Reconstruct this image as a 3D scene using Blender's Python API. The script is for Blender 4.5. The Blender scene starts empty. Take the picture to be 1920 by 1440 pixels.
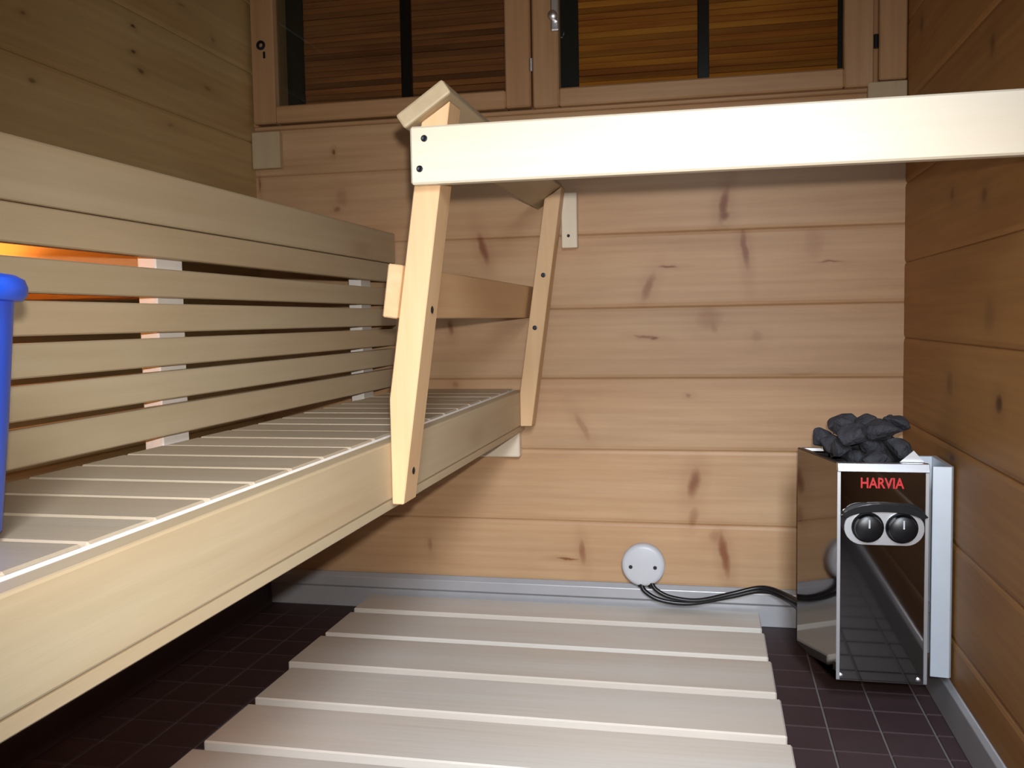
import bpy, bmesh, math, random
from mathutils import Vector, Matrix

random.seed(11)
scene = bpy.context.scene
COL = scene.collection
H = 0.80                       # camera height above the floor; z values below are given relative to the camera
S = 2.45                       # distance camera plane -> back wall

# ------------------------------------------------------------------ camera
cam_d = bpy.data.cameras.new('camera'); cam = bpy.data.objects.new('camera', cam_d); COL.objects.link(cam)
FPX, YAW, PITCH, ROLL = 1756.9, 0.2121, 0.0682, 0.0173
cam_d.sensor_fit = 'HORIZONTAL'; cam_d.sensor_width = 36.0; cam_d.lens = FPX/1920*36.0; cam_d.clip_start = 0.02
def cam_dir(x, y, z):          # camera frame (x right, y down, z forward) -> world
    x, y = math.cos(ROLL)*x-math.sin(ROLL)*y, math.sin(ROLL)*x+math.cos(ROLL)*y
    y, z = math.cos(PITCH)*y+math.sin(PITCH)*z, -math.sin(PITCH)*y+math.cos(PITCH)*z
    return Vector((math.cos(YAW)*x-math.sin(YAW)*z, math.sin(YAW)*x+math.cos(YAW)*z, -y))
R_, U_, B_ = cam_dir(1,0,0), cam_dir(0,-1,0), cam_dir(0,0,-1)
cam.matrix_world = Matrix(((R_.x,U_.x,B_.x,0),(R_.y,U_.y,B_.y,0),(R_.z,U_.z,B_.z,H),(0,0,0,1)))
scene.camera = cam

# ------------------------------------------------------------------ world, lights, exposure
w = bpy.data.worlds.new('world'); scene.world = w; w.use_nodes = True
w.node_tree.nodes['Background'].inputs[0].default_value = (0.62, 0.76, 1.0, 1)
w.node_tree.nodes['Background'].inputs[1].default_value = 0.10
def light(name, kind, loc, energy, color, **kw):
    l = bpy.data.lights.new(name, kind); l.energy = energy; l.color = color
    for k, v in kw.items(): setattr(l, k, v)
    o = bpy.data.objects.new(name, l); COL.objects.link(o); o.location = loc
    return o
# the photographer's flash, just above and right of the lens
fl_ = light('camera_flash', 'SPOT', (0.018, -0.01, H+0.056), 84, (1.0, 0.97, 0.93), shadow_soft_size=0.012, spot_size=math.radians(84), spot_blend=1.0)
fl_.rotation_euler = cam.matrix_world.to_euler()
# daylight falling in through the open doorway behind the photographer
dl = light('doorway_daylight', 'AREA', (0.22, -0.56, H+0.70), 12, (0.80, 0.89, 1.0), shape='RECTANGLE', size=0.36, size_y=0.7, spread=math.radians(64))
dl.rotation_euler = (Vector((-.12, 1.5, .04))-dl.location).to_track_quat('-Z', 'Y').to_euler()
scene.view_settings.view_transform = 'Standard'; scene.view_settings.look = 'None'
scene.view_settings.gamma = 1.0; scene.view_settings.use_curve_mapping = False
scene.view_settings.exposure = 0.0
scene.cycles.max_bounces = 7; scene.cycles.diffuse_bounces = 4; scene.cycles.glossy_bounces = 4; scene.cycles.transparent_max_bounces = 6

# ------------------------------------------------------------------ materials
def srgb(r, g, b):
    f = lambda c: (c/255/12.92) if c/255 <= .04045 else ((c/255+.055)/1.055)**2.4
    return (f(r), f(g), f(b), 1)
class NT:
    def __init__(s, name):
        s.m = bpy.data.materials.new(name); s.m.use_nodes = True
        s.t = s.m.node_tree; s.n = s.t.nodes; s.b = s.n['Principled BSDF']
    def new(s, kind, **kw):
        n = s.n.new(kind)
        for k, v in kw.items(): setattr(n, k, v)
        return n
    def link(s, a, b): s.t.links.new(a, b)
    def math(s, op, a, b=None, clamp=False):
        n = s.new('ShaderNodeMath', operation=op, use_clamp=clamp)
        for i, v in enumerate((a, b)):
            if v is None: continue
            if isinstance(v, (int, float)): n.inputs[i].default_value = v
            else: s.link(v, n.inputs[i])
        return n.outputs[0]
    def mix(s, fac, a, b, mode='MIX'):
        n = s.new('ShaderNodeMix', data_type='RGBA', blend_type=mode)
        for sock, v in ((n.inputs[0], fac), (n.inputs[6], a), (n.inputs[7], b)):
            if isinstance(v, (int, float)): sock.default_value = v
            elif isinstance(v, tuple): sock.default_value = v
            else: s.link(v, sock)
        return n.outputs[2]
    def noise(s, vec, scale, detail=3, rough=.55):
        n = s.new('ShaderNodeTexNoise'); n.inputs['Scale'].default_value = scale
        n.inputs['Detail'].default_value = detail; n.inputs['Roughness'].default_value = rough
        s.link(vec, n.inputs['Vector']); return n.outputs['Fac']
    def rng(s, v, a, b, c=0., d=1., smooth=False):
        n = s.new('ShaderNodeMapRange', clamp=True, interpolation_type='SMOOTHSTEP' if smooth else 'LINEAR')
        for i, x in enumerate((a, b, c, d)): n.inputs[i+1].default_value = x
        s.link(v, n.inputs[0]); return n.outputs[0]
def wood(name, light_c, dark_c, rough=.45, var=.16, streak=.55, knots=None, axes=None, knot_c=(70,34,14), rand_knots=0., bump=.12, coat=0., tint=.3):
    """pale sauna timber: grain runs along each piece's local x; knots = list of (u, v, half u, half v, tilt, strength) on the wall plane"""
    g = NT(name)
    tc = g.new('ShaderNodeTexCoord'); oi = g.new('ShaderNodeObjectInfo')
    off = g.new('ShaderNodeVectorMath', operation='SCALE'); off.inputs[0].default_value = (37.1, 11.7, 5.3)
    g.link(oi.outputs['Random'], off.inputs['Scale'])
    add = g.new('ShaderNodeVectorMath', operation='ADD'); g.link(tc.outputs['Object'], add.inputs[0]); g.link(off.outputs[0], add.inputs[1])
    def sc(v):
        m = g.new('ShaderNodeVectorMath', operation='MULTIPLY'); g.link(add.outputs[0], m.inputs[0]); m.inputs[1].default_value = v; return m.outputs[0]
    fine = g.noise(sc((2.2, 60, 60)), 1.0, 4, .6)
    broad = g.noise(sc((1.3, 8, 8)), 1.0, 5, .6)
    wav = g.new('ShaderNodeTexWave', wave_type='BANDS', bands_direction='Z'); g.link(sc((.35, 6, 6)), wav.inputs['Vector'])
    wav.inputs['Scale'].default_value = 2.2; wav.inputs['Distortion'].default_value = 7; wav.inputs['Detail'].default_value = 2; wav.inputs['Detail Scale'].default_value = .6
    f = g.math('ADD', g.math('MULTIPLY', g.rng(fine, .3, .72), .34), g.math('MULTIPLY', g.rng(broad, .28, .72), .57))
    f = g.math('ADD', f, g.math('MULTIPLY', wav.outputs['Fac'], .09))
    f = g.math('MULTIPLY', f, streak/.55, True)
    col = g.mix(f, srgb(*light_c), srgb(*dark_c))
    if tint:
        t_ = g.noise(sc((.7, 4.5, 4.5)), 1.3, 2, .5)
        col = g.mix(g.rng(t_, .38, .62, 0, tint), col, (1.0, .80, .66, 1), 'MULTIPLY')
    col_v = g.rng(oi.outputs['Random'], 0, 1, 1-var, 1+var*.35)
    hsv = g.new('ShaderNodeHueSaturation'); g.link(col, hsv.inputs['Color']); g.link(col_v, hsv.inputs['Value']); col = hsv.outputs['Color']
    if rand_knots > 0:
        vo = g.new('ShaderNodeTexVoronoi', feature='F1'); vo.inputs['Scale'].default_value = 1.0
        g.link(sc((2.6, 9, 9)), vo.inputs['Vector'])
        sep = g.new('ShaderNodeSeparateColor'); g.link(vo.outputs['Color'], sep.inputs[0])
        k = g.math('MULTIPLY', g.rng(vo.outputs['Distance'], .10, .035, 0, 1, True), g.rng(sep.outputs[0], 1-rand_knots, 1-rand_knots+.02))
        halo = g.math('MULTIPLY', g.rng(vo.outputs['Distance'], .3, .05, 0, .3, True), g.rng(sep.outputs[0], 1-rand_knots, 1-rand_knots+.02))
        col = g.mix(g.math('MAXIMUM', k, halo), col, srgb(*knot_c))
    if knots:
        geo = g.new('ShaderNodeNewGeometry'); sp = g.new('ShaderNodeSeparateXYZ'); g.link(geo.outputs['Position'], sp.inputs[0])
        cb = g.new('ShaderNodeCombineXYZ'); g.link(sp.outputs[axes], cb.inputs[0]); g.link(sp.outputs['Z'], cb.inputs[1])
        nz = g.new('ShaderNodeTexNoise'); nz.inputs['Scale'].default_value = 26; nz.inputs['Detail'].default_value = 3; g.link(geo.outputs['Position'], nz.inputs['Vector'])
        dv = g.new('ShaderNodeVectorMath', operation='MULTIPLY_ADD'); g.link(nz.outputs['Color'], dv.inputs[0]); dv.inputs[1].default_value = (.016, .016, 0); g.link(cb.outputs[0], dv.inputs[2])
        acc = None
        for (u, v, hu, hv, tilt, st) in knots:
            if st <= 0: continue
            mp = g.new('ShaderNodeMapping', vector_type='TEXTURE'); g.link(dv.outputs[0], mp.inputs['Vector'])
            mp.inputs['Location'].default_value = (u+.008, v+H+.008, 0); mp.inputs['Rotation'].default_value = (0, 0, -math.radians(tilt)); mp.inputs['Scale'].default_value = (hu*1.25, hv*1.25, 1)
            ln = g.new('ShaderNodeVectorMath', operation='LENGTH'); g.link(mp.outputs[0], ln.inputs[0])
            k = g.math('MAXIMUM', g.rng(ln.outputs['Value'], 1.2, .2, 0, st*.92, True), g.rng(ln.outputs['Value'], 2.6, .6, 0, st*.20, True))
            acc = k if acc is None else g.math('MAXIMUM', acc, k)
        col = g.mix(acc, col, srgb(*knot_c))
    g.link(col, g.b.inputs['Base Color'])
    g.b.inputs['Specular IOR Level'].default_value = .4
    g.b.inputs['Roughness'].default_value = rough
    if coat: g.b.inputs['Coat Weight'].default_value = coat; g.b.inputs['Coat Roughness'].default_value = .25
    bp = g.new('ShaderNodeBump'); bp.inputs['Strength'].default_value = bump; bp.inputs['Distance'].default_value = .004
    g.link(fine, bp.inputs['Height']); g.link(bp.outputs[0], g.b.inputs['Normal'])
    return g.m
def plain(name, c, rough=.5, metal=0., vary=.12, scale=30., bump=0., lin=False):
    g = NT(name); tc = g.new('ShaderNodeTexCoord'); n = g.noise(tc.outputs['Object'], scale, 4)
    c0 = srgb(*c); c1 = tuple(x*(1-vary*2) for x in c0[:3])+(1,)
    g.link(g.mix(n, c0, c1), g.b.inputs['Base Color'])
    g.b.inputs['Roughness'].default_value = rough; g.b.inputs['Metallic'].default_value = metal
    if bump:
        bp = g.new('ShaderNodeBump'); bp.inputs['Strength'].default_value = bump; bp.inputs['Distance'].default_value = .01
        g.link(n, bp.inputs['Height']); g.link(bp.outputs[0], g.b.inputs['Normal'])
    return g.m

BK = [(0.027,0.279,0.0126,0.0476,12,1.00),(0.026,0.253,0.0154,0.0140,0,1.00),(0.079,0.169,0.0098,0.0560,-6,0.90),(-0.601,0.193,0.0126,0.0448,-16,0.95),(-0.163,0.079,0.0126,0.0392,22,0.70),(-0.114,0.131,0.0252,0.0035,0,1.00),(-0.009,-0.006,0.0336,0.0308,0,0.45),(0.001,-0.022,0.0112,0.0224,-20,0.50),(-0.169,-0.050,0.0364,0.0049,8,0.80),(-0.147,-0.055,0.0112,0.0042,0,1.00),(0.109,-0.054,0.0168,0.0168,0,0.35),(-0.339,-0.285,0.0112,0.0420,-30,0.50),(-0.051,-0.429,0.0168,0.0420,10,0.90),(-0.052,-0.520,0.0140,0.0280,15,0.55),(0.027,-0.613,0.0126,0.0630,-8,0.95),(0.009,-0.567,0.0224,0.0196,0,0.50),(-0.384,-0.642,0.0308,0.0035,0,1.00),(-0.342,-0.622,0.0098,0.0364,-8,0.70),(-0.768,-0.617,0.0070,0.0224,0,0.50),(0.283,0.130,0.0308,0.0031,0,0.90),(0.244,0.179,0.0252,0.0420,0,0.30),(-0.693,-0.017,0.0084,0.0224,-8,0.80),(-0.686,-0.174,0.0098,0.0112,0,0.50),(-1.018,0.467,0.0049,0.0084,0,1.00),(-1.012,0.312,0.0112,0.0084,0,0.70),(-1.240,0.392,0.0042,0.0224,0,0.80),(-0.998,0.344,0.0196,0.0252,0,0.35),(0.213,-0.146,0.0560,0.0042,1,0.30),(-0.064,-0.203,0.0084,0.0056,0,0.60)]
LK = [(1.895,0.662,0.0107,0.0050,0,1.00),(1.893,0.605,0.0106,0.0050,0,0.90),(1.920,0.570,0.0151,0.0060,0,0.80),(1.570,0.468,0.0106,0.0060,0,0.70),(1.552,0.585,0.0087,0.0050,0,0.60),(2.206,0.599,0.0199,0.0050,0,0.50),(2.241,0.728,0.0101,0.0080,0,0.50),(2.029,0.472,0.0137,0.0060,0,0.40),(2.096,0.769,0.0236,0.0040,0,0.50)]
RK = [(1.658,-0.151,0.0210,0.0154,0,1.00),(1.989,0.229,0.0175,0.0154,0,0.60),(1.766,0.201,0.0210,0.0154,0,0.60),(1.722,-0.005,0.0350,0.0330,0,0.40),(1.989,-0.141,0.0280,0.0264,0,0.50),(2.287,0.643,0.0175,0.0198,0,0.60),(1.733,0.444,0.0175,0.0220,0,0.60),(1.959,-0.286,0.0280,0.0088,0,0.80)]
M = {}
WALLW = {'back': dict(light_c=(200,166,128), dark_c=(166,127,90), rough=.5, var=.10, axes='X', knot_c=(118,60,22)),
         'left': dict(light_c=(196,172,122), dark_c=(164,136,88), rough=.42, var=.08, axes='Y', knot_c=(74,46,24), coat=.3),
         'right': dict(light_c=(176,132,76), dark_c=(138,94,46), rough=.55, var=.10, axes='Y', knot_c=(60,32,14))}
WALLK = {'back': BK, 'left': LK, 'right': RK}
M['aspen']      = wood('aspen_bench',    (194,177,146), (170,150,117), rough=.45, var=.08, streak=.45, rand_knots=.03, knot_c=(130,100,62))
M['aspen_pale'] = wood('aspen_pale',     (226,217,198), (214,200,172), rough=.45, var=.05, streak=.4, knot_c=(150,120,80))
M['bench_slat'] = wood('aspen_grazed', (182,168,146), (158,142,120), rough=.42, var=.10, streak=.45, rand_knots=.02, knot_c=(130,100,62))  # aspen greyed to carry the weak grazing light on the slats
M['spruce']     = wood('spruce_rail',    (224,190,148), (202,160,112), rough=.5, var=.06, streak=.5, rand_knots=.04, knot_c=(150,90,50))
M['duck']       = wood('duckboard_wood', (216,211,203), (198,190,178), rough=.42, var=.08, streak=.45, rand_knots=.02, knot_c=(140,112,84))
M['frame']      = wood('window_pine',    (188,152,114), (156,118,80), rough=.45, var=.06, rand_knots=.05, knot_c=(90,50,24))
M['blind_left']  = wood('blind_wood_dimmed',  (200,122,66), (134,76,40), rough=.75, var=.30, streak=.8, bump=.25)  # same blind wood, darkened for the dimmer light at the left glass
M['blind_right'] = wood('blind_wood_orange', (248,160,52), (178,94,24), rough=.75, var=.30, streak=.8, bump=.25)
M['rough_dark'] = wood('rough_board',   (150,100,56), (112,70,36), rough=.7)
M['tile']  = plain('floor_tile', (74,57,59), .6, 0, .2, 9, .05)
M['tile'].node_tree.nodes['Principled BSDF'].inputs['Specular IOR Level'].default_value = .2
M['grout'] = plain('tile_grout', (120,114,112), .85, 0, .15, 60)
M['steel'] = plain('polished_steel', (128,123,120), .05, 1., .04, 6)
M['satin'] = plain('satin_steel', (226,228,232), .38, 1., .04, 20)
M['zinc']  = plain('zinc_bracket', (206,214,224), .42, .55, .05, 20)
M['alu']   = plain('skirting_metal', (178,177,180), .42, .3, .08, 18)
M['black'] = plain('black_plastic', (14,14,18), .35, 0, .1, 30)
M['dark']  = plain('dark_void_paint', (10,11,13), .6, 0, .1, 10)
M['red']   = plain('red_print', (206,32,36), .5, 0, .04, 30)
M['near_white'] = plain('white_batten', (246,240,232), .6, 0, .05, 30)  # near white for the battens and the added lit-edge strip
M['white'] = plain('white_plastic', (196,196,200), .4, 0, .04, 30)
M['blue']  = plain('blue_plastic', (3,92,246), .34, 0, .05, 8)
M['stone'] = plain('olivine_stone', (66,66,73), .85, 0, .35, 55, .9)
M['screw'] = plain('dark_screw', (52,54,60), .4, .8, .1, 80)
M['ceil']  = wood('ceiling_pine', (206,164,110), (176,130,80), rough=.5)
M['plaster'] = plain('dark_hall', (92,84,76), .9, 0, .1, 3)
g = NT('window_glass'); tr = g.new('ShaderNodeBsdfTransparent'); gl = g.new('ShaderNodeBsdfGlossy'); gl.inputs['Roughness'].default_value = .02
tr.inputs[0].default_value = (.86, .9, .88, 1); fr = g.new('ShaderNodeFresnel'); fr.inputs[0].default_value = 1.5; mx = g.new('ShaderNodeMixShader')
g.link(fr.outputs[0], mx.inputs[0]); g.link(tr.outputs[0], mx.inputs[1]); g.link(gl.outputs[0], mx.inputs[2]); g.link(mx.outputs[0], g.n['Material Output'].inputs[0])
M['glass'] = g.m
g = NT('warm_bulb'); g.b.inputs['Emission Color'].default_value = (1, .5, .16, 1); g.b.inputs['Emission Strength'].default_value = 4; M['bulb'] = g.m

# ------------------------------------------------------------------ builders
def tag(o, label=None, cat=None, group=None, kind=None):
    if label: o['label'] = label
    if cat: o['category'] = cat
    if group: o['group'] = group
    if kind: o['kind'] = kind
    return o
WPOS = {}
def link(o, loc, parent=None):
    """loc is a world point with z relative to the camera"""
    COL.objects.link(o); p = Vector((loc[0], loc[1], loc[2]+H))
    if parent is not None:
        o.parent = parent; o.location = p-WPOS[parent]
    else: o.location = p
    WPOS[o] = p
    return o
def empty(name, loc, label=None, cat=None, group=None, kind=None):
    o = bpy.data.objects.new(name, None); o.empty_display_size = .05
    return tag(link(o, loc), label, cat, group, kind)
def mesh_obj(name, bm, mat, loc, parent=None, smooth=False):
    me = bpy.data.meshes.new(name); bm.normal_update(); bm.to_mesh(me); bm.free()
    if smooth:
        for p in me.polygons: p.use_smooth = True
    me.materials.append(mat)
    return link(bpy.data.objects.new(name, me), loc, parent)
CACHE = {}
def plank(name, x, y, z, mat, parent=None, bev=.003, seg=1):
    """box spanning (x0,x1),(y0,y1),(z0,z1); its mesh has local x along the longest side so the grain follows it"""
    d = [x[1]-x[0], y[1]-y[0], z[1]-z[0]]; c = ((x[0]+x[1])/2, (y[0]+y[1])/2, (z[0]+z[1])/2)
    ax = d.index(max(d))
    L = [(d[0],d[1],d[2]), (d[1],d[0],d[2]), (d[2],d[1],d[0])][ax]
    key = (tuple(round(v,5) for v in L), bev, seg, mat.name)
    if key not in CACHE:
        bm = bmesh.new(); bmesh.ops.create_cube(bm, size=1.0)
        for v in bm.verts: v.co = Vector((v.co.x*L[0], v.co.y*L[1], v.co.z*L[2]))
        b = min(bev, min(L)*.4)
        if b > 0: bmesh.ops.bevel(bm, geom=bm.edges[:], offset=b, segments=seg, affect='EDGES', profile=.5)
        me = bpy.data.meshes.new(name); bm.normal_update(); bm.to_mesh(me); bm.free(); me.materials.append(mat); CACHE[key] = me
    o = bpy.data.objects.new(name, CACHE[key])
    o.rotation_euler = [(0,0,0), (0,0,math.pi/2), (0,-math.pi/2,0)][ax]
    return link(o, c, parent)
def prism(name, poly, lo, hi, axis, mat, parent=None, bev=.002, smooth=False):
    """polygon extruded along 'Y' (poly in x,z), 'Z' (poly in x,y) or 'X' (poly in y,z)"""
    cu = sum(p[0] for p in poly)/len(poly); cv = sum(p[1] for p in poly)/len(poly); cm = (lo+hi)/2
    def P(u, v, t):
        u -= cu; v -= cv; t -= cm
        return {'Y': (u,t,v), 'Z': (u,v,t), 'X': (t,u,v)}[axis]
    bm = bmesh.new(); a = [bm.verts.new(P(u,v,lo)) for u,v in poly]; b = [bm.verts.new(P(u,v,hi)) for u,v in poly]
    bm.faces.new(a); bm.faces.new(b[::-1]); n = len(poly)
    for i in range(n): bm.faces.new((a[i], b[i], b[(i+1)%n], a[(i+1)%n]))
    bmesh.ops.recalc_face_normals(bm, faces=bm.faces[:])
    if bev: bmesh.ops.bevel(bm, geom=bm.edges[:], offset=bev, segments=1, affect='EDGES')
    loc = {'Y': (cu,cm,cv), 'Z': (cu,cv,cm), 'X': (cm,cu,cv)}[axis]
    return mesh_obj(name, bm, mat, loc, parent, smooth)
def lathe(name, prof, loc, mat, parent=None, axis='Z', n=32, smooth=True):
    bm = bmesh.new(); rings = []
    for r, h in prof:
        ring = []
        for i in range(n):
            t = 2*math.pi*i/n; c, s_ = r*math.cos(t), r*math.sin(t)
            ring.append(bm.verts.new({'Z': (c,s_,h), 'Y': (c,h,s_), 'X': (h,c,s_)}[axis]))
        rings.append(ring)
    for a, b in zip(rings, rings[1:]):
        for i in range(n): bm.faces.new((a[i], a[(i+1)%n], b[(i+1)%n], b[i]))
    for ring in (rings[0], rings[-1]):
        if prof[0 if ring is rings[0] else -1][0] > 1e-5: bm.faces.new(ring)
    bmesh.ops.remove_doubles(bm, verts=bm.verts[:], dist=1e-6); bmesh.ops.recalc_face_normals(bm, faces=bm.faces[:])
    o = mesh_obj(name, bm, mat, loc, parent)
    if smooth:
        for p in o.data.polygons: p.use_smooth = True
        o.data.set_sharp_from_angle(angle=math.radians(40))
    return o
def screw(loc, axis, parent, r=.0045):
    """countersunk screw head; axis '-Y' faces the camera, 'X' faces right"""
    s = {'-Y': -1, 'X': 1}[axis]
    return lathe('screw', [(r, 0), (r, .0008*s), (r*.7, .0016*s), (r*.3, .0012*s), (0, .0008*s)], loc, M['screw'], parent, axis='Y' if axis == '-Y' else 'X', n=14)
def tube(name, pts, r, mat, loc, parent=None, n=10, res=8):
    """round cable through the points (Catmull-Rom)"""
    P = [Vector(p) for p in pts]; P = [P[0]*2-P[1]]+P+[P[-1]*2-P[-2]]; path = []
    for i in range(1, len(P)-2):
        for k in range(res):
            t = k/res; a, b, c, d = P[i-1], P[i], P[i+1], P[i+2]
            path.append(.5*((2*b)+(c-a)*t+(2*a-5*b+4*c-d)*t*t+(3*b-3*c+d-a)*t**3))
    path.append(P[-2]); bm = bmesh.new(); rings = []; L = Vector(loc)
    for i, p in enumerate(path):
        tg = (path[min(i+1,len(path)-1)]-path[max(i-1,0)]).normalized()
        up = Vector((0,1,0)) if abs(tg.y) < .9 else Vector((1,0,0))
        a = tg.cross(up).normalized(); b = tg.cross(a)
        rings.append([bm.verts.new(p-L+(a*math.cos(2*math.pi*k/n)+b*math.sin(2*math.pi*k/n))*r) for k in range(n)])
    for a, b in zip(rings, rings[1:]):
        for k in range(n): bm.faces.new((a[k], a[(k+1)%n], b[(k+1)%n], b[k]))
    bm.faces.new(rings[0]); bm.faces.new(rings[-1]); bmesh.ops.recalc_face_normals(bm, faces=bm.faces[:])
    return mesh_obj(name, bm, mat, loc, parent, True)

# ------------------------------------------------------------------ the setting
XL, XR, YF, ZC, ZF = -1.25, 0.457, -0.62, 1.34, -H
TH = .05
def log_wall(name, label, plane, joints, lo, hi, backing):
    """solid backing slab as the wall, one child per log"""
    if plane == 'back': wobj = plank(name, (lo-.1, hi+.1), (S+TH, S+TH+.03), (ZF, backing), M['rough_dark'], None, 0)
    elif plane == 'left': wobj = plank(name, (XL-TH-.03, XL-TH), (lo, hi), (ZF, backing), M['rough_dark'], None, 0)
    else: wobj = plank(name, (XR+TH, XR+TH+.03), (lo, hi), (ZF, backing), M['rough_dark'], None, 0)
    tag(wobj, label, 'wall', kind='structure')
    for z0, z1 in zip(joints, joints[1:]):
        a, b = z0+.0002, z1-.0002
        # log profile: flat face with a shallow V at top and bottom edge
        e, c = .004, .010
        mat = wood('pine_log_'+plane, knots=[k for k in WALLK[plane] if z0-.03 < k[1] < z1+.03], **WALLW[plane])
        prof = [(0, a+c), (e*.35, a+c*.3), (e, a), (TH, a), (TH, b), (e, b), (e*.35, b-c*.3), (0, b-c)]
        if plane == 'back': o = prism('log', [(S+d, z) for d, z in prof], lo, hi, 'X', mat, None, 0)
        elif plane == 'left': o = prism('log', [(XL-d, z) for d, z in prof], lo, hi, 'Y', mat, None, 0)
        else: o = prism('log', [(XR+d, z) for d, z in prof], lo, hi, 'Y', mat, None, 0)
        if plane != 'back':         # turn the piece so local x runs along the log
            for v in o.data.vertices: v.co = (v.co.y, -v.co.x, v.co.z)
            o.rotation_euler = (0, 0, math.pi/2)
        wp = WPOS[o]; o.parent = wobj
        o.matrix_parent_inverse = Matrix.Identity(4)
        q = wobj.rotation_euler.to_matrix().inverted()
        o.location = q @ (wp-WPOS[wobj]); o.rotation_euler = (q @ o.rotation_euler.to_matrix()).to_euler()
    return wobj
side_j = [-.735, -.640, -.450, -.263, -.060, .1235, .315, .505, .695, .885, 1.075, 1.265, ZC]
back_j = [-.705, -.539, -.346, -.157, .027, .2185, .412, .537]
log_wall('wall_back', 'back wall of broad pale pine logs with reddish knots below the window', 'back', back_j, XL-TH, XR+TH, .537)
log_wall('wall_left', 'dim left wall of pine logs above the upper bench', 'left', side_j, YF, S+.25, ZC)
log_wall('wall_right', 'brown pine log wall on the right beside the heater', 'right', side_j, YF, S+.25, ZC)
tag(plank('ceiling', (XL-.1, XR+.1), (YF-.1, S+.3), (ZC, ZC+.04), M['ceil'], None, 0), 'pine ceiling over the sauna', 'ceiling', kind='structure')
# wall behind the photographer with its open doorway
bm = bmesh.new()
for (x0, x1, z0, z1) in [(XL-.1, -.42, ZF, ZC), (.40, XR+.1, ZF, ZC), (-.42, .40, 1.2, ZC)]:
    r = bmesh.ops.create_cube(bm, size=1.0)
    for v in r['verts']: v.co = Vector(((x0+x1)/2+v.co.x*(x1-x0), YF-.05+v.co.y*.1-YF, (z0+z1)/2+v.co.z*(z1-z0)))
tag(mesh_obj('wall_front', bm, M['ceil'], (0, YF, 0)), 'wall with the open doorway behind the photographer', 'wall', kind='structure')

# tiled floor: grout bed, each tile in view a piece, the rest joined
fl = plank('floor', (XL-.08, XR+.08), (YF-.4, S+.08), (ZF-.06, ZF-.003), M['grout'], None, 0)
tag(fl, 'dark brown square floor tiles with pale grout lines', 'floor', kind='structure')
bm = bmesh.new(); bmesh.ops.create_cube(bm, size=1.0)
for v in bm.verts: v.co = Vector((v.co.x*.0945, v.co.y*.0945, v.co.z*.008))
bmesh.ops.bevel(bm, geom=[e for e in bm.edges if all(v.co.z > 0 for v in e.verts)], offset=.0015, segments=1, affect='EDGES')
tme = bpy.data.meshes.new('tile'); bm.normal_update(); bm.to_mesh(tme); bm.free(); tme.materials.append(M['tile'])
rest = bmesh.new()
for i in range(0, 19):
    for j in range(0, 32):
        cx = -1.213+.0985*i; cy = 2.395-.0985*j
        if cx > XR+.02 or cy < YF-.35: continue
        shown = cy > 1.25 and (cx < -.80 or cx > .02)
        z = ZF-.004+random.uniform(-.0004, .0004)
        if shown:
            o = bpy.data.objects.new('tile', tme); link(o, (cx, cy, z), fl)
            q = fl.rotation_euler.to_matrix().inverted(); o.location = q @ (WPOS[o]-WPOS[fl]); o.rotation_euler = q.to_euler()
        else:
            r = bmesh.ops.create_cube(rest, size=1.0)
            for v in r['verts']: v.co = Vector((cx+v.co.x*.0945, cy+v.co.y*.0945, z+v.co.z*.008))
o = mesh_obj('tiles_out_of_view', rest, M['tile'], (0, 0, 0), None); o['kind'] = 'stuff'; o.name = 'tile_field'
wp = WPOS[o]; o.parent = fl; q = fl.rotation_euler.to_matrix().inverted(); o.location = q @ (wp-WPOS[fl]); o.rotation_euler = q.to_euler()

# metal skirtings at the foot of the log walls
prof = [(S+.03, -.700), (S-.004, -.700), (S-.014, -.712), (S-.014, -.738), (S-.006, -.744), (S-.006, ZF+.001), (S+.03, ZF+.001)]
b1 = prism('baseboard_back', prof, XL, XR, 'X', M['alu'], None, .001)
tag(b1, 'pale metal skirting along the foot of the back wall', 'skirting', kind='structure')
prof = [(XR+.03, -.728), (XR-.002, -.728), (XR-.010, -.736), (XR-.014, ZF+.001), (XR+.03, ZF+.001)]
tag(prism('baseboard_right', prof, YF, S-.02, 'Y', M['alu'], None, .001), 'grey metal skirting along the foot of the right wall', 'skirting', kind='structure')
prof = [(XL-.03, -.728), (XL+.002, -.728), (XL+.012, -.736), (XL+.014, ZF+.001), (XL-.03, ZF+.001)]
tag(prism('baseboard_left', prof, YF, S-.02, 'Y', M['tile'], None, .001), 'skirting along the left wall, coloured dark for the shade under the benches', 'skirting', kind='structure')  # dark colour stands in for the shadow below the benches

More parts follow.
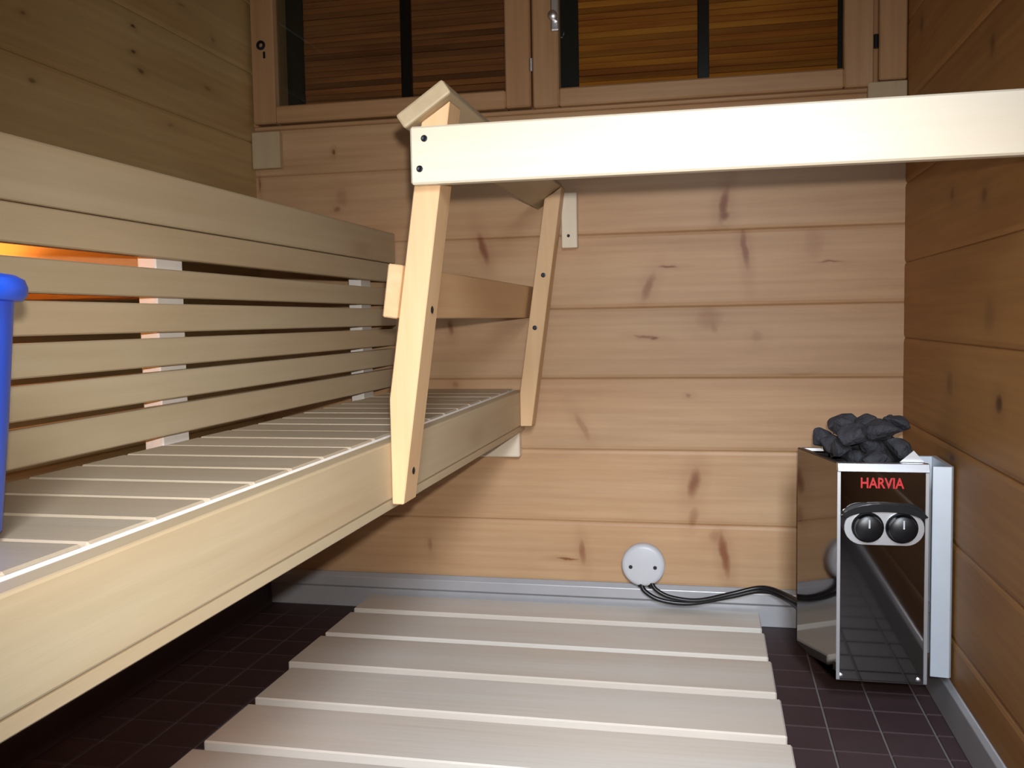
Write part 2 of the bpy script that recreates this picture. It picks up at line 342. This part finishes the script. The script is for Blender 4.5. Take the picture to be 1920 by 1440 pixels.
# ------------------------------------------------------------------ window with two sashes
ZT = 1.24
win = empty('window_1', (-.40, S, .54), 'wide pine-framed window with two casement sashes above the log wall', 'window', kind='structure')
plank('sill', (XL, XR), (S-.004, S+.20), (.537, .548), M['frame'], win)
plank('jamb', (XL-.02, XL+.012), (S-.002, S+.20), (.548, ZT+.1), M['frame'], win)
plank('jamb', (.372, .392), (S-.002, S+.20), (.548, ZT+.1), M['frame'], win)
plank('mullion', (-.470, -.446), (S+.014, S+.20), (.548, ZT+.1), M['rough_dark'], win)
plank('head', (XL, XR), (S-.002, S+.20), (ZT+.02, ZT+.1), M['frame'], win)
plank('dark_backing', (XL, XR), (S+.205, S+.215), (.537, ZT+.1), M['dark'], win, 0)  # black sheet added for the darkness behind the blinds
def sash(x0, x1, zb, bar, handle):
    sw, rh, y0, y1 = .068, .046, S-.020, S+.024
    c = ((x0+x1)/2, (y0+y1)/2, .56)
    st = plank('sash_stile', (x0, x0+sw), (y0, y1), (zb, ZT), M['frame'], win, .004)
    s2 = plank('sash_stile', (x1-sw, x1), (y0, y1), (zb, ZT), M['frame'], win, .004)
    plank('sash_rail', (x0+sw, x1-sw), (y0, y1), (zb, zb+rh), M['frame'], win, .004)
    plank('sash_rail', (x0+sw, x1-sw), (y0, y1), (ZT-rh, ZT), M['frame'], win, .004)
    plank('pane', (x0+sw-.004, x1-sw+.004), (S+.004, S+.008), (zb+rh-.004, ZT-rh+.004), M['glass'], win, 0)
    plank('glazing_bar', (bar-.014, bar+.014), (S+.010, S+.024), (zb+rh, ZT-rh), M['black'], win, .001)
sash(XL+.006, -.460, .552, -.806, None)
sash(-.455, .380, .548, -.022, None)
# fittings: espagnolette latch, keyhole plates, hinges
plank('latch', (-.405, -.383), (S-.030, S-.019), (.735, .86), M['satin'], win, .004, 2)
lathe('latch_knob', [(.009, 0), (.009, -.02), (.012, -.024), (.012, -.034), (.007, -.038), (0, -.038)], (-.394, S-.030, .765), M['satin'], win, 'Y', 16)
lathe('keyhole_plate', [(.013, 0), (.013, -.003), (.006, -.004), (.005, -.001), (0, -.001)], (-1.212, S-.019, .764), M['screw'], win, 'Y', 18)
plank('keyhole_tongue', (-1.206, -1.200), (S-.023, S-.019), (.728, .746), M['screw'], win, .001)
lathe('hinge', [(.006, -.016), (.006, .016)], (-.4575, S-.024, .655), M['satin'], win, 'Z', 12)
lathe('hinge', [(.006, -.016), (.006, .016)], (.383, S-.024, .650), M['screw'], win, 'Z', 12)
tag(plank('trim_1', (.392, .455), (S-.016, S+.02), (.560, ZC), M['frame'], None, .003), 'vertical knotty pine casing board right of the window', 'trim', kind='structure')
tag(plank('trim_2', (-1.249, -1.166), (S-.022, S-.0005), (.430, .530), M['aspen'], None, .002), 'small pale wooden block under the lower left window corner', 'block', kind='structure')
tag(plank('trim_3', (.366, .455), (S-.022, S-.0005), (.440, .556), M['aspen'], None, .002), 'pale wooden block under the lower right window corner', 'block', kind='structure')
# slatted wooden blinds behind the glass
for (x0, x1, lab) in [(-1.160, -.478, 'slatted wooden blind behind the left window sash, coloured darker for the dimmer light'),
                      (-.357, .316, 'orange brown slatted wooden blind behind the right window sash')]:
    bl = empty('window_blind', ((x0+x1)/2, S+.15, .562), lab, 'blind', 'window blinds')
    z = .562
    while z < ZT:
        h = .0165
        s = plank('slat', (x0, x1), (S+.146, S+.152), (z, z+h-.0006), M['blind_left' if x0 < -1 else 'blind_right'], bl, .0010)
        s.rotation_euler.x = random.uniform(-.12, .12); s.rotation_euler.y = random.uniform(-.0012, .0012)
        s.location.y += random.uniform(-.0015, .0015)
        z += h

# ------------------------------------------------------------------ lower bench
XA, XB = -.491, -.845
lb = empty('lower_bench', (-.70, 1.1, ZF), 'lower sauna bench of pale cross slats with a deep front apron', 'bench')
plank('apron', (XA-.028, XA), (YF+.02, S-.003), (-.276, -.187), M['aspen'], lb, .003, 2)
plank('lit_edge_strip', (XA-.0315, XA-.0290), (YF+.02, S-.003), (-.205, -.1855), M['near_white'], lb, .0004)  # thin white strip added to draw the flash-lit slat ends
plank('lower_strip', (XA-.030, XA-.003), (YF+.02, S-.003), (-.294, -.277), M['aspen'], lb, .002)
yg = .697-12*.0995
while yg < S-.02:
    y1 = min(yg+.0995-.007, S-.006)
    plank('slat', (XB+.016, XA-.0328), (yg+.0055-.0055, y1), (-.204, -.1832+random.uniform(-.0008, .0004)), M['bench_slat'], lb, .0025)
    yg += .0995
plank('bearer', (-.560, -.524), (YF+.02, S-.04), (-.262, -.206), M['aspen'], lb)
plank('bearer', (-.872, -.836), (YF+.02, S-.04), (-.262, -.206), M['aspen'], lb)
cl = plank('cleat', (-.880, -.503), (S-.034, S-.0006), (-.364, -.2955), M['aspen_pale'], lb, .003)

# ------------------------------------------------------------------ upper bench with slatted front
ub = empty('upper_bench', (-1.07, 1.1, ZF), 'upper sauna bench with a slatted front panel behind the lower bench', 'bench')
plank('apron', (XB-.028, XB), (YF+.02, S-.003), (.158, .240), M['aspen'], ub, .004, 2)
for z0, z1 in [(.1070, .1565), (.0450, .0900), (-.0098, .0352), (-.0632, -.0188), (-.1165, -.0722), (-.1745, -.1265)]:
    plank('front_slat', (XB-.026, XB-.003), (YF+.02, S-.003), (z0, z1), M['aspen'], ub, .002)
for y0, y1 in [(.02, .10), (1.356, 1.434), (2.250, 2.320)]:
    plank('batten', (XB-.060, XB-.0265), (y0, y1), (-.204, .157), M['near_white'], ub, .002)
plank('crossbar', (XL+.001, XB-.061), (1.376, 1.414), (.045, .2135), M['frame'], ub)
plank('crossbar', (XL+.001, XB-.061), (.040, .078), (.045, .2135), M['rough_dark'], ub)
for k in range(4):
    plank('seat_board', (XL+.004+k*.093, XL+.004+k*.093+.084), (YF+.02, S-.003), (.214, .240), M['aspen'], ub, .003)
# small warm uplight fixed to the wall below the upper bench
lamp = empty('bench_lamp', (XL+.0, 1.12, .03), 'warm trough lamp on the wall behind the slatted bench front', 'lamp')
prism('trough', [(XL+.001, .02), (XL+.08, .02), (XL+.08, .085), (XL+.074, .085), (XL+.074, .026), (XL+.007, .026), (XL+.007, .085), (XL+.001, .085)], .72, 1.34, 'Y', M['dark'], lamp, 0)
plank('bulb', (XL+.030, XL+.050), (.76, 1.30), (.040, .058), M['bulb'], lamp, .006, 2)
ll = light('bench_lamp_light', 'AREA', (XL+.04, 1.03, H+.066), 6, (1.0, .46, .12), shape='RECTANGLE', size=.04, size_y=.56); ll.rotation_euler = (math.pi, 0, 0)
ll.parent = lamp; ll.location = Vector((XL+.04, 1.03, H+.066))-WPOS[lamp]

# ------------------------------------------------------------------ leaning railing with the pale guard board
rl = empty('railing', (-.47, 1.40, -.284), 'leaning wooden railing on the lower bench with a bright guard board towards the heater', 'railing')
def post(y0, y1, dx, zb):
    rx = lambda z: -.401+.145*(z-.204)+dx
    wd = .0425; face = XA+.0006
    und = lambda x: .290+(x-(-.445))*(.044/.069)-.001          # slanted underside of the handrail
    xl = rx(.3)-wd+.001; xr = rx(.325)
    zk = .204+((face+wd)-(-.401+dx))/.145
    poly = [(face, zb), (rx(zb), zb), (xr, und(xr)), (xl, und(xl)), (face, zk)]
    return prism('post', poly, y0, y1, 'Y', M['spruce'], rl, .0015)
def turn_long(o):      # grain along the post: rotate mesh data so local x is vertical
    for v in o.data.vertices: v.co = (v.co.z, v.co.y, -v.co.x)
    o.rotation_euler = (0, -math.pi/2, 0)
def sub(o, parent):    # re-hang a top-level-placed piece under a (possibly turned) part
    p = WPOS[parent]; q = parent.rotation_euler.to_matrix().inverted()
    o.parent = parent; o.location = q @ (WPOS[o]-p); o.rotation_euler = (q @ o.rotation_euler.to_matrix()).to_euler()
p1 = post(1.374, 1.436, 0, -.284); turn_long(p1)
p2 = post(2.372, 2.428, .010, -.276); turn_long(p2)
for (x, y, z, d, pp) in [(-.4275, 1.405, .018, 'X', p1), (-.4655, 1.405, -.235, 'X', p1), (-.424, 2.3715, .113, '-Y', p2), (-.448, 2.3715, -.021, '-Y', p2)]:
    if d == 'X': x = -.401+.145*(z-.204)
    sub(screw((x, y, z), d, None, .006), pp)
# handrail: board tilted about its length
cx, cz = (-.465-.390-.376-.445)/4, (.305+.355+.334+.290)/4
hr = plank('handrail', (cx-.0440, cx+.0440), (1.352, S-.004), (cz-.0125, cz+.0125), M['aspen'], rl, .004, 2)
hr.rotation_euler = (Matrix.Rotation(-math.atan2(.050, .075), 3, 'Y') @ Matrix.Rotation(math.pi/2, 3, 'Z')).to_euler()
# mid rail on the bench side of the posts, leaning with them
mr = plank('mid_rail', (-.492, -.4685), (1.366, 2.43), (.006, .088), M['spruce'], rl, .002)
mr.rotation_euler = (Matrix.Rotation(math.atan(.145), 3, 'Y') @ Matrix.Rotation(math.pi/2, 3, 'Z')).to_euler()
mr.location.x += .002
gb = plank('guard_board', (-.4395, XR-.002), (1.3495, 1.3735), (.2035, .2885), M['aspen_pale'], rl, .003)
gb['label'] = 'bright pale guard board'
for x, z in [(-.417, .270), (-.425, .226)]: screw((x, 1.3494, z), '-Y', rl, .005)
# cleat on the back wall that carries the handrail end
wc = empty('wall_cleat', (-.363, S-.0006, .184), 'short pale wooden cleat screwed to the back wall beside the far railing post', 'cleat')
plank('cleat_board', (-.384, -.343), (S-.026, S-.0006), (.184, .326), M['aspen_pale'], wc, .002)
screw((-.366, S-.0261, .215), '-Y', wc, .004)

# ------------------------------------------------------------------ duckboard
db = empty('duckboard', (-.40, 1.6, ZF), 'wooden duckboard of wide pale slats lying on the dark tiles', 'duckboard')
zt = -.757
fronts = [2.430, 2.300, 2.105, 1.905, 1.705, 1.505, 1.305, 1.105, .905, .705]
for k in range(1, len(fronts)):
    back = fronts[k-1] if k == 1 else fronts[k-1]-(.030 if k != 3 else .022)
    dx = (2.428-back)*.027
    plank('slat', (-.938+dx+random.uniform(-.008, .008), .114+dx), (fronts[k], back), (zt-.024, zt), M['duck'], db, .003)
for x in (-.78, -.40, .0): plank('batten', (x-.022, x+.022), (.62, 2.40), (ZF+.0005, zt-.0245), M['duck'], db)

# ------------------------------------------------------------------ electric heater
ht = empty('sauna_heater', (.30, 2.02, -.728), 'polished steel electric sauna heater with two black knobs, mounted beside the right wall', 'heater')
yf, x0, x1, zt, zb = 1.92, .238, .405, -.293, -.728
plan = [(x0, yf), (x1, yf), (x1, 2.13), (.181, 2.13)]
# shell: outer and inner walls, open at the top
def shell(name, plan, z0, z1, t, mat, parent):
    cxp = sum(p[0] for p in plan)/len(plan); cyp = sum(p[1] for p in plan)/len(plan); zc = (z0+z1)/2
    bm = bmesh.new(); n = len(plan)
    inn = [(cxp+(x-cxp)*(1-t), cyp+(y-cyp)*(1-t)) for x, y in plan]
    V = lambda pl, z: [bm.verts.new((x-cxp, y-cyp, z-zc)) for x, y in pl]
    ob, ot, it, ib = V(plan, z0), V(plan, z1), V(inn, z1), V(inn, z0+.02)
    for a, b in ((ob, ot), (ot, it), (it, ib)):
        for i in range(n): bm.faces.new((a[i], a[(i+1)%n], b[(i+1)%n], b[i]))
    bm.faces.new(ob); bm.faces.new(ib); bmesh.ops.recalc_face_normals(bm, faces=bm.faces[:])
    return mesh_obj(name, bm, mat, (cxp, cyp, zc), parent)
body = shell('body', plan, zb, zt, .05, M['steel'], ht)
fp = plank('front_panel', (x0+.002, x1-.002), (yf-.006, yf-.0003), (zb+.004, zt-.013), M['steel'], ht, .0015)
plank('front_flange', (x0-.001, x0+.006), (yf-.009, yf-.0065), (zb+.004, zt-.013), M['satin'], ht, .0005)
plank('front_flange', (x1-.006, x1+.001), (yf-.009, yf-.0065), (zb+.004, zt-.013), M['satin'], ht, .0005)
prism('top_lip', [(yf-.016, zt-.013), (yf-.0005, zt-.013), (yf+.006, zt+.003), (yf-.008, zt+.003)], x0-.001, x1+.001, 'X', M['satin'], ht, .001)
prism('rim', [(x0, yf+.004), (.181, 2.13), (.192, 2.13), (.249, yf+.004)], zt-.004, zt+.003, 'Z', M['black'], ht, .001)
prism('rim', [(.186, 2.131), (x1, 2.131), (x1, 2.119), (.186, 2.119)], zt-.004, zt+.004, 'Z', M['satin'], ht, .001)
prism('corner_plate', [(x1-.050, zt+.003), (x1-.004, zt+.003), (x1-.024, zt+.026)], yf+.012, yf+.014, 'Y', M['satin'], ht, 0)
def stadium(cx, cz, hw, hh, n=14, top=1.0):
    out = []
    for i in range(n): 
        t = -math.pi/2+math.pi*i/(n-1); out.append((cx+hw-hh+hh*math.cos(t), cz+hh*math.sin(t)))
    for i in range(n):
        t = math.pi/2+math.pi*i/(n-1); out.append((cx-hw+hh+hh*math.cos(t), cz+hh*math.sin(t)))
    return out
kc = (.3275, -.4135)
prism('recess_shade', stadium(.3235, -.404, .080, .036), yf-.0075, yf-.0055, 'Y', M['black'], ht, 0)  # black face set proud, standing in for a shaded recess
cp = prism('control_plate', stadium(.324, -.4165, .074, .034), yf-.0105, yf-.0070, 'Y', M['satin'], ht, .0006)
arc = [(.3235+.081*math.cos(t), -.398+.030*math.sin(t)) for t in [math.radians(a) for a in range(12, 169, 12)]]
arc2 = [(.3235+.070*math.cos(t), -.400+.017*math.sin(t)) for t in [math.radians(a) for a in range(168, 11, -12)]]
prism('recess_shade_arch', arc+arc2, yf-.020, yf-.0060, 'Y', M['black'], ht, 0)  # black arch stands in for the shade along the recess top
for kx in (.2935, .3560):
    kb = lathe('knob', [(.0300, 0), (.0300, -.004), (.0270, -.006), (.0250, -.020), (.019, -.023), (0, -.0235)], (kx, yf-.0106, -.4150), M['black'], ht, 'Y', 28)
    pt = plank('pointer', (kx-.0015, kx+.0015), (yf-.0352, yf-.0343), (-.4125, -.396), M['white'], None, 0); sub(pt, kb)
for sx in (.246, .390): lathe('screw', [(.0045, 0), (.0045, -.0015), (.002, -.003), (0, -.003)], (sx, yf-.0062, -.716), M['satin'], ht, 'Y', 14)
tcv = bpy.data.curves.new('logo', 'FONT'); tcv.body = 'HARVIA'; tcv.size = .0285; tcv.extrude = .0004; tcv.align_x = 'CENTER'; tcv.align_y = 'CENTER'; tcv.offset = .0006
to = bpy.data.objects.new('logo_tmp', tcv); COL.objects.link(to)
me = bpy.data.meshes.new_from_object(to.evaluated_get(bpy.context.evaluated_depsgraph_get())); bpy.data.objects.remove(to)
me.materials.clear(); me.materials.append(M['red'])
for v in me.vertices: v.co.x *= .80
lo = bpy.data.objects.new('logo', me); lo.rotation_euler = (math.pi/2, 0, 0); link(lo, (.320, yf-.0066, -.330), ht); lo['label'] = 'red brand lettering on the front panel'
# wall bracket: white channel between heater and log wall
prism('wall_bracket', [(x1+.009, yf+.004), (x1+.043, yf+.000), (x1+.047, yf+.004), (x1+.047, yf+.15), (x1+.001, yf+.15), (x1+.001, yf+.14), (x1+.037, yf+.14), (x1+.037, yf+.008), (x1+.009, yf+.008)], -.712, -.296, 'Z', M['zinc'], ht, .0008)
plank('wall_bracket', (x1+.001, XR-.0005), (yf+.12, yf+.15), (-.62, -.60), M['zinc'], ht, .001)

# stones heaped in the heater
def stone(r):
    bm = bmesh.new()
    for _ in range(17):
        v = Vector((random.gauss(0,1), random.gauss(0,1), random.gauss(0,1))).normalized()*r*random.uniform(.86, 1.08)
        bm.verts.new((v.x*1.15, v.y, v.z*.85))
    bmesh.ops.convex_hull(bm, input=bm.verts[:])
    bmesh.ops.delete(bm, geom=[v for v in bm.verts if not v.link_faces], context='VERTS')
    bmesh.ops.bevel(bm, geom=bm.edges[:], offset=r*.07, segments=1, affect='EDGES')
    return bm
rows = []
for yy, n in ((1.958, 3), (2.012, 4), (2.070, 4)):
    xa = .238-(yy-1.92)*.2714+.034; xb = x1-.032
    for i in range(n): rows.append((xa+(xb-xa)*i/(n-1)+random.uniform(-.003, .003), yy+random.uniform(-.004, .004), zt-.004+random.uniform(-.003, .006), .032))
for yy, n in ((1.985, 3), (2.040, 4), (2.085, 3)):
    xa = .238-(yy-1.92)*.2714+.050; xb = x1-.040
    for i in range(n): rows.append((xa+(xb-xa)*i/(n-1)+random.uniform(-.004, .004), yy+random.uniform(-.004, .004), zt+.030+random.uniform(-.004, .004), .031))
for (x, y, z, r) in [(.262, 2.03, zt+.053, .028), (.310, 2.035, zt+.060, .030), (.360, 2.025, zt+.057, .031), (.392, 2.06, zt+.030, .026), (.212, 2.092, zt+.016, .026), (.240, 2.02, zt+.026, .024), (.2, 2.11, zt-.002, .022)]:
    rows.append((x, y, z, r))
for _ in range(80):                                   # let the stones settle apart inside the open top
    for i in range(len(rows)):
        for j in range(i):
            a, b = Vector(rows[i][:3]), Vector(rows[j][:3]); d = a-b; need = .90*(rows[i][3]+rows[j][3])
            if 0 < d.length < need:
                m = d.normalized()*(need-d.length)*.5
                rows[i] = (*(a+m), rows[i][3]); rows[j] = (*(b-m), rows[j][3])
    for i, (x, y, z, r) in enumerate(rows):
        y = min(max(y, yf+.012+r), 2.118-r); x = min(max(x, .249-(y-1.92)*.2714+r*1.05), x1-.012-r*1.05)
        rows[i] = (x, y, min(max(z, zt-.075), zt+.062), r)
for (x, y, z, r) in rows:
    o = mesh_obj('heater_stone', stone(r), M['stone'], (x, y, z)); o.rotation_euler = (random.uniform(-.4, .4), random.uniform(-.4, .4), random.uniform(0, 6))
    tag(o, 'dark grey jagged sauna stone heaped on top of the steel heater', 'stone', 'stones on the heater')

# ------------------------------------------------------------------ junction box and cables
jb = empty('junction_box', (-.180, S-.001, -.644), 'round white junction box low on the back wall', 'junction box')
lathe('base', [(.054, 0), (.054, -.014), (.052, -.016)], (-.180, S-.001, -.644), M['white'], jb, 'Y', 36)
cv = lathe('cover', [(.056, 0), (.056, -.010), (.052, -.015), (.045, -.017), (0, -.018)], (-.180, S-.0171, -.644), M['white'], jb, 'Y', 40)
for sx in (-.212, -.149): lathe('cover_screw', [(.005, 0), (.005, -.0012), (.002, -.0016), (0, -.001)], (sx, S-.0345, -.648), M['screw'], jb, 'Y', 12)
for gx in (-.186, -.160): lathe('cable_gland', [(.009, .012), (.009, -.006), (.006, -.009)], (gx, S-.024, -.694), M['black'], jb, 'Z', 14)
c1 = tube('heater_cable', [(-.186, 2.424, -.690), (-.176, 2.420, -.712), (-.135, 2.418, -.733), (-.060, 2.418, -.738), (.040, 2.418, -.716), (.121, 2.418, -.697), (.178, 2.38, -.705), (.215, 2.25, -.70), (.235, 2.136, -.69)], .0062, M['black'], (-.02, 2.418, -.715))
tag(c1, 'black cable sagging lowest from the left side of the junction box to the heater', 'cable', 'heater cables')
c2 = tube('heater_cable', [(-.160, 2.424, -.688), (-.146, 2.416, -.706), (-.108, 2.410, -.722), (-.040, 2.406, -.726), (.045, 2.404, -.704), (.121, 2.404, -.685), (.178, 2.36, -.69), (.225, 2.25, -.69), (.265, 2.136, -.675)], .0058, M['black'], (0, 2.404, -.705))
tag(c2, 'black cable from the right side of the junction box, running just above the other', 'cable', 'heater cables')

# ------------------------------------------------------------------ blue bucket on the lower bench
bu = empty('bucket', (-.700, .632, -.180), 'bright blue plastic bucket standing on the lower bench', 'bucket')
bb = lathe('body', [(0, .004), (.100, .004), (.104, 0), (.112, .004), (.122, .10), (.131, .205), (.132, .222), (.128, .222), (.118, .10), (.106, .012), (0, .012)], (-.700, .632, -.180), M['blue'], bu, 'Z', 48)
lathe('rim', [(.130, .203), (.138, .204), (.1415, .208), (.1425, .215), (.140, .222), (.134, .2255), (.128, .224)], (-.700, .632, -.180), M['blue'], bu, 'Z', 48)
hd = [(-.700+.142*math.cos(a), .632+.142*math.sin(a)*.25, -.180+.205-.10*math.sin(a)) for a in [math.pi*i/10 for i in range(11)]]
tube('handle', [(p[0], .632-.145*math.sin(math.pi*i/10)*.98, -.180+.200-.075*math.sin(math.pi*i/10)) for i, p in enumerate(hd)], .003, M['satin'], (-.70, .56, -.02), bu)
